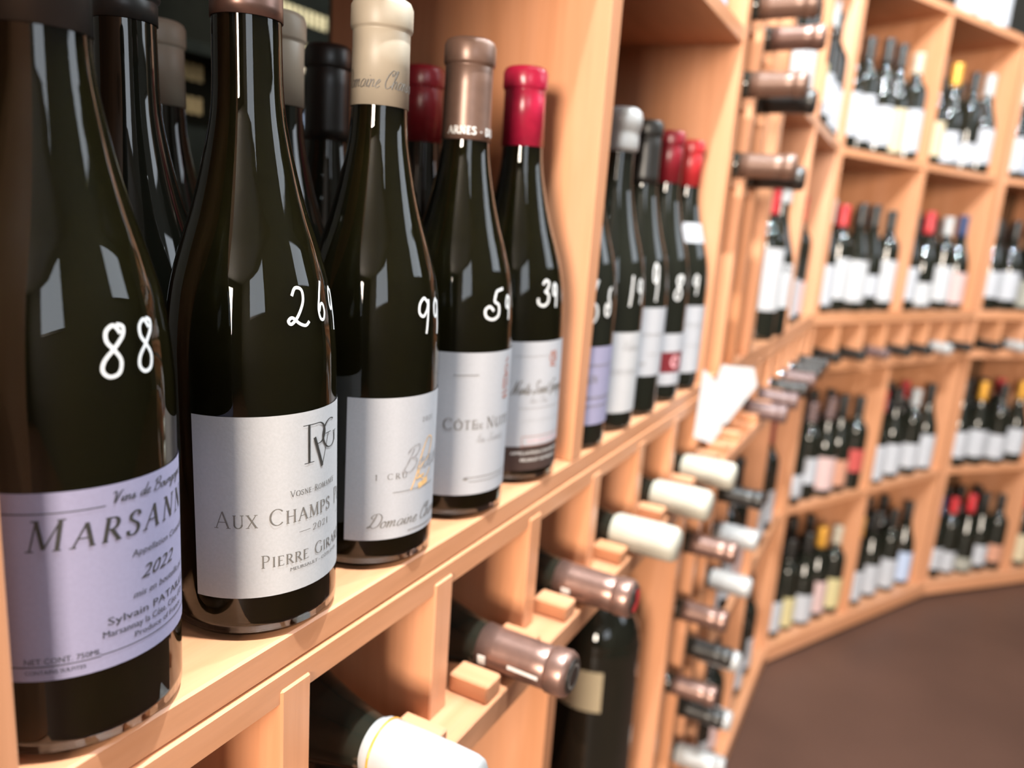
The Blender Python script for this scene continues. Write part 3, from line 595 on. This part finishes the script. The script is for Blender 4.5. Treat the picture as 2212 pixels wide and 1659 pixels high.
q=(Matrix.Rotation(-math.radians(62),4,'Z')@Matrix.Rotation(math.radians(92),4,'Y')).to_quaternion()
# ------------------------------------------------------------------ big bottles in the lower bays
bottle('magnum_bottle',(-.312,.940,H-.90),'oversized dark bottle with tilted cream label standing below the neck rail','big bottles under the neck row','jero','k',.45,[('C',-186,-62,262,322),('W',-44,90,16,122)],seg=48,rot=tiltq((.9,-.3,0),.03))
bottle('magnum_bottle',(-.32,.40,H-.90),'oversized dark bottle in the shade under the bronze capsules','big bottles under the neck row','jero','k',.45,[('W',-60,60,40,140)],seg=48)
# ------------------------------------------------------------------ corner rack standing bottles
CG='bottles standing in the corner rack'
bottle('wine_bottle',(-.278,1.60,S0),'bottle with red capsule and big white label right of the slats',CG,'bord','r',.245,[('B',-75,50,60,182)],seg=32)
bottle('wine_bottle',(-.275,1.70,S0),'bottle with white wax top behind the red capsuled one, corner rack',CG,'burg','w',.27,[('B',-75,40,60,150)],seg=32,style='wax')
bottle('wine_bottle',(-.285,1.93,S0),'slim dark bottle with white label right of the corner post',CG,'bord','k',.245,[('W',-50,40,20,110)],seg=32)
bottle('wine_bottle',(-.285,2.04,S0),'dark bottle with pink label beside the corner, display shelf',CG,'bord','r',.245,[('P',-50,40,20,100)],seg=32)
for k,(y,c,l,z0,z1) in enumerate([(1.60,'k','B',22,118),(1.69,'c','B',22,118),(1.88,'g','Y',40,120),(2.00,'k','W',30,120),(2.11,'w','W',20,120),(2.21,'k','W',20,120)]):
    bottle('wine_bottle',(-.285,y,H+.250),'bottle with %s label on the corner rack upper shelf, %s from the slats'%(PN[l],ORD[k]),CG,'bord',c,.245,[(l,-55,45,z0,z1)],seg=24)
for k,(y,c,l) in enumerate([(1.47,'r','W'),(1.58,'k','W'),(1.69,'k','P'),(1.86,'k','W'),(1.98,'k','W'),(2.10,'m','W')]):
    bottle('wine_bottle',(-.29,y,H-.790),'bottle with %s capsule on the corner rack lower shelf, %s from the slats'%(CN[c],ORD[k]),CG,'bord',c,.245,[(l,-55,45,30,120)],seg=24)
    bottle('wine_bottle',(-.29,y+.01,H-1.235),'bottle with %s label on the corner rack bottom shelf, %s from the slats'%(PN[l],ORD[k]),CG,'bord','k',.245,[(l,-55,45,30,120)],seg=24)
# ------------------------------------------------------------------ angled racks: rows of standing bottles
T={ # bay -> shelf -> front row (capsule, label, label bottom, label top)
('D',0,'up'):[('k','W',35,120),('k','W',30,125),('k','W',24,105),('k','C',12,110),('c','W',24,118)],
('D',1,'up'):[('d','C',24,100),('g','W',14,84),('k','W',20,60),('w','W',34,118)],
('E',0,'up'):[('w','W',24,110),('k','I',24,70),('k','W',20,100),('k','C',20,100)],
('D',0,'mid'):[('w','W',20,110),('r','B',40,130),('k','B',30,125),('k','W',50,84),('k','B',30,130)],
('D',1,'mid'):[('d','W',36,112),('r','B',14,64),('w','B',30,120),('n','P',20,100)],
('E',0,'mid'):[('k','W',50,110),('k','W',40,112),('r','G',12,84),('k','W',24,90)],
('D',0,'low'):[('k','W',24,70),('p','W',60,110),('p','P',24,104),('k','S',24,84),('k','R',70,110)],
('D',1,'low'):[('r','W',14,110),('k','W',20,100),('w','W',30,90),('k','W',14,110)],
('E',0,'low'):[('k','W',40,110),('g','W',36,110),('k','W',24,90),('g','W',40,110)],
('D',0,'bottom'):[('k','W',24,100),('k','Y',14,90),('k','W',14,84),('g','P',24,110),('c','Y',24,104)],
('D',1,'bottom'):[('g','W',20,104),('k','W',16,100),('k','W',16,100),('k','I',16,104)],
('E',0,'bottom'):[('n','W',40,96),('r','W',14,70),('r','G',14,40),('k','W',30,84),('k','S',36,80)],
('E',1,'up'):[('k','W',24,110),('r','W',24,100),('k','C',20,100)],
('E',1,'mid'):[('k','W',40,110),('w','W',30,110),('k','W',24,100)],
('E',1,'low'):[('k','W',40,110),('g','W',36,110),('k','W',24,90)],
('E',1,'bottom'):[('r','C',24,110),('k','P',20,90),('k','W',24,84)],
}
ZS={'up':.245,'mid':-.206,'low':-.790,'bottom':-1.235}
SN={'up':'upper shelf','mid':'display shelf','low':'lower shelf','bottom':'bottom shelf'}
BN={('D',0):'back rack left bay',('D',1):'back rack right bay',('E',0):'right rack near bay',('E',1):'right rack far bay'}
BY={0:(.0225,.4395),1:(.4605,.9115)}
for (un,bay,sh),row in T.items():
    ang,P=(aD,P0) if un=='D' else (aE,P1); n=(math.cos(ang),-math.sin(ang)); u=(math.sin(ang),math.cos(ang))
    y0,y1=BY[bay]; N=len(row); wd=(y1-y0-.012)/N
    for k,(c,l,z0,z1) in enumerate(row):
        y=y0+.006+wd*(k+.5); x=-.046-(.006 if k%2 else 0)
        bottle('wine_bottle',(P[0]+n[0]*x+u[0]*y,P[1]+n[1]*x+u[1]*y,H+ZS[sh]),
            '%s-capped bottle, %s label, %s in front row, %s, %s'%(CN[c],PN[l],ORD[k],SN[sh],BN[(un,bay)]),'front bottles on the %s, %s'%(SN[sh],BN[(un,bay)]),
            'bord' if (k+N)%3==0 else 'burg',c,.245,[(l,-76,34,z0*.8+6,min(z1+26,160))],seg=24,rot=Matrix.Rotation(-ang,4,'Z').to_quaternion())
    M=5 if bay==0 or un=='D' else 3; wd=(y1-y0-.016)/M
    rc=random.Random(hash(un+str(bay)+sh)%1000 if False else sum(map(ord,un+sh))+bay)
    for k in range(M):
        c=rc.choice('kkkkkrkmkk'); y=y0+.008+wd*(k+.5); x=-.150-(.01 if k%2 else 0)
        bottle('wine_bottle',(P[0]+n[0]*x+u[0]*y,P[1]+n[1]*x+u[1]*y,H+ZS[sh]),
            '%s-capped bottle, %s from left in second row, %s, %s'%(CN[c],ORD[k],SN[sh],BN[(un,bay)]),'rear bottles on the %s, %s'%(SN[sh],BN[(un,bay)]),
            'bord',c,.245,[('W',-60,20,25,100)],seg=16,rot=Matrix.Rotation(-ang,4,'Z').to_quaternion())
n=(math.cos(aD),-math.sin(aD)); u=(math.sin(aD),math.cos(aD))
for k,(y,l) in enumerate([(.60,'W'),(.69,'W'),(.80,'W')]):
    x=-.05; bottle('wine_bottle',(P0[0]+n[0]*x+u[0]*y,P0[1]+n[1]*x+u[1]*y,H+.682),'bottle on top of the back rack, %s from left'%ORD[k],'bottles on top of the back rack','burg','k',.245,[(l,-70,30,10,125)],seg=24,rot=Matrix.Rotation(-aD,4,'Z').to_quaternion())
# ------------------------------------------------------------------ cartons seen through the open back of the first bay
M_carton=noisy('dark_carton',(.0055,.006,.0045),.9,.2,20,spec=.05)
M_creamink=noisy('cream_print',(.42,.35,.20),.6,.15,60)
shelf=tag(empty('stock_shelf',(-1.34,1.1,0)),'dark stock shelf behind the open bay, glimpsed between the nearest necks','shelf')
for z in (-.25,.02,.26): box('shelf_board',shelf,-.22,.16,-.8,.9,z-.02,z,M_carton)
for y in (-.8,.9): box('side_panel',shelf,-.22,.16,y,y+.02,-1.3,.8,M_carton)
def carton(y,z,hh,wd,lines,label):
    c=tag(empty('wine_carton',(-1.34,1.1+y,H+z)),label,'carton','cartons on the stock shelf')
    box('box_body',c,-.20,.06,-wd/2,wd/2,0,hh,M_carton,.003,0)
    for (z0,z1,w0,w1) in lines:
        k=0; yy=w0
        while yy<w1:
            box('printed_bar',c,.0602,.0612,yy,yy+.011,z0,z1,M_creamink,0,0); yy+=.017; k+=1
    return c
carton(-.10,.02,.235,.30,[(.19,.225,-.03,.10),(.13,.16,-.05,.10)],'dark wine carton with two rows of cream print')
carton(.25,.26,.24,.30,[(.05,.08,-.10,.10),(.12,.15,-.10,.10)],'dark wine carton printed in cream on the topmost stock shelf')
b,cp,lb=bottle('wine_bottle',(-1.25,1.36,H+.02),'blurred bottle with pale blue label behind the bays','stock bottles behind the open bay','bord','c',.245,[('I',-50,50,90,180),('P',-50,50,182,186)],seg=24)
bottle('wine_bottle',(-1.25,1.29,H+.02),'blurred bottle with straw yellow label behind the bays','stock bottles behind the open bay','bord','p',.245,[('Y',-50,50,60,120)],seg=24)
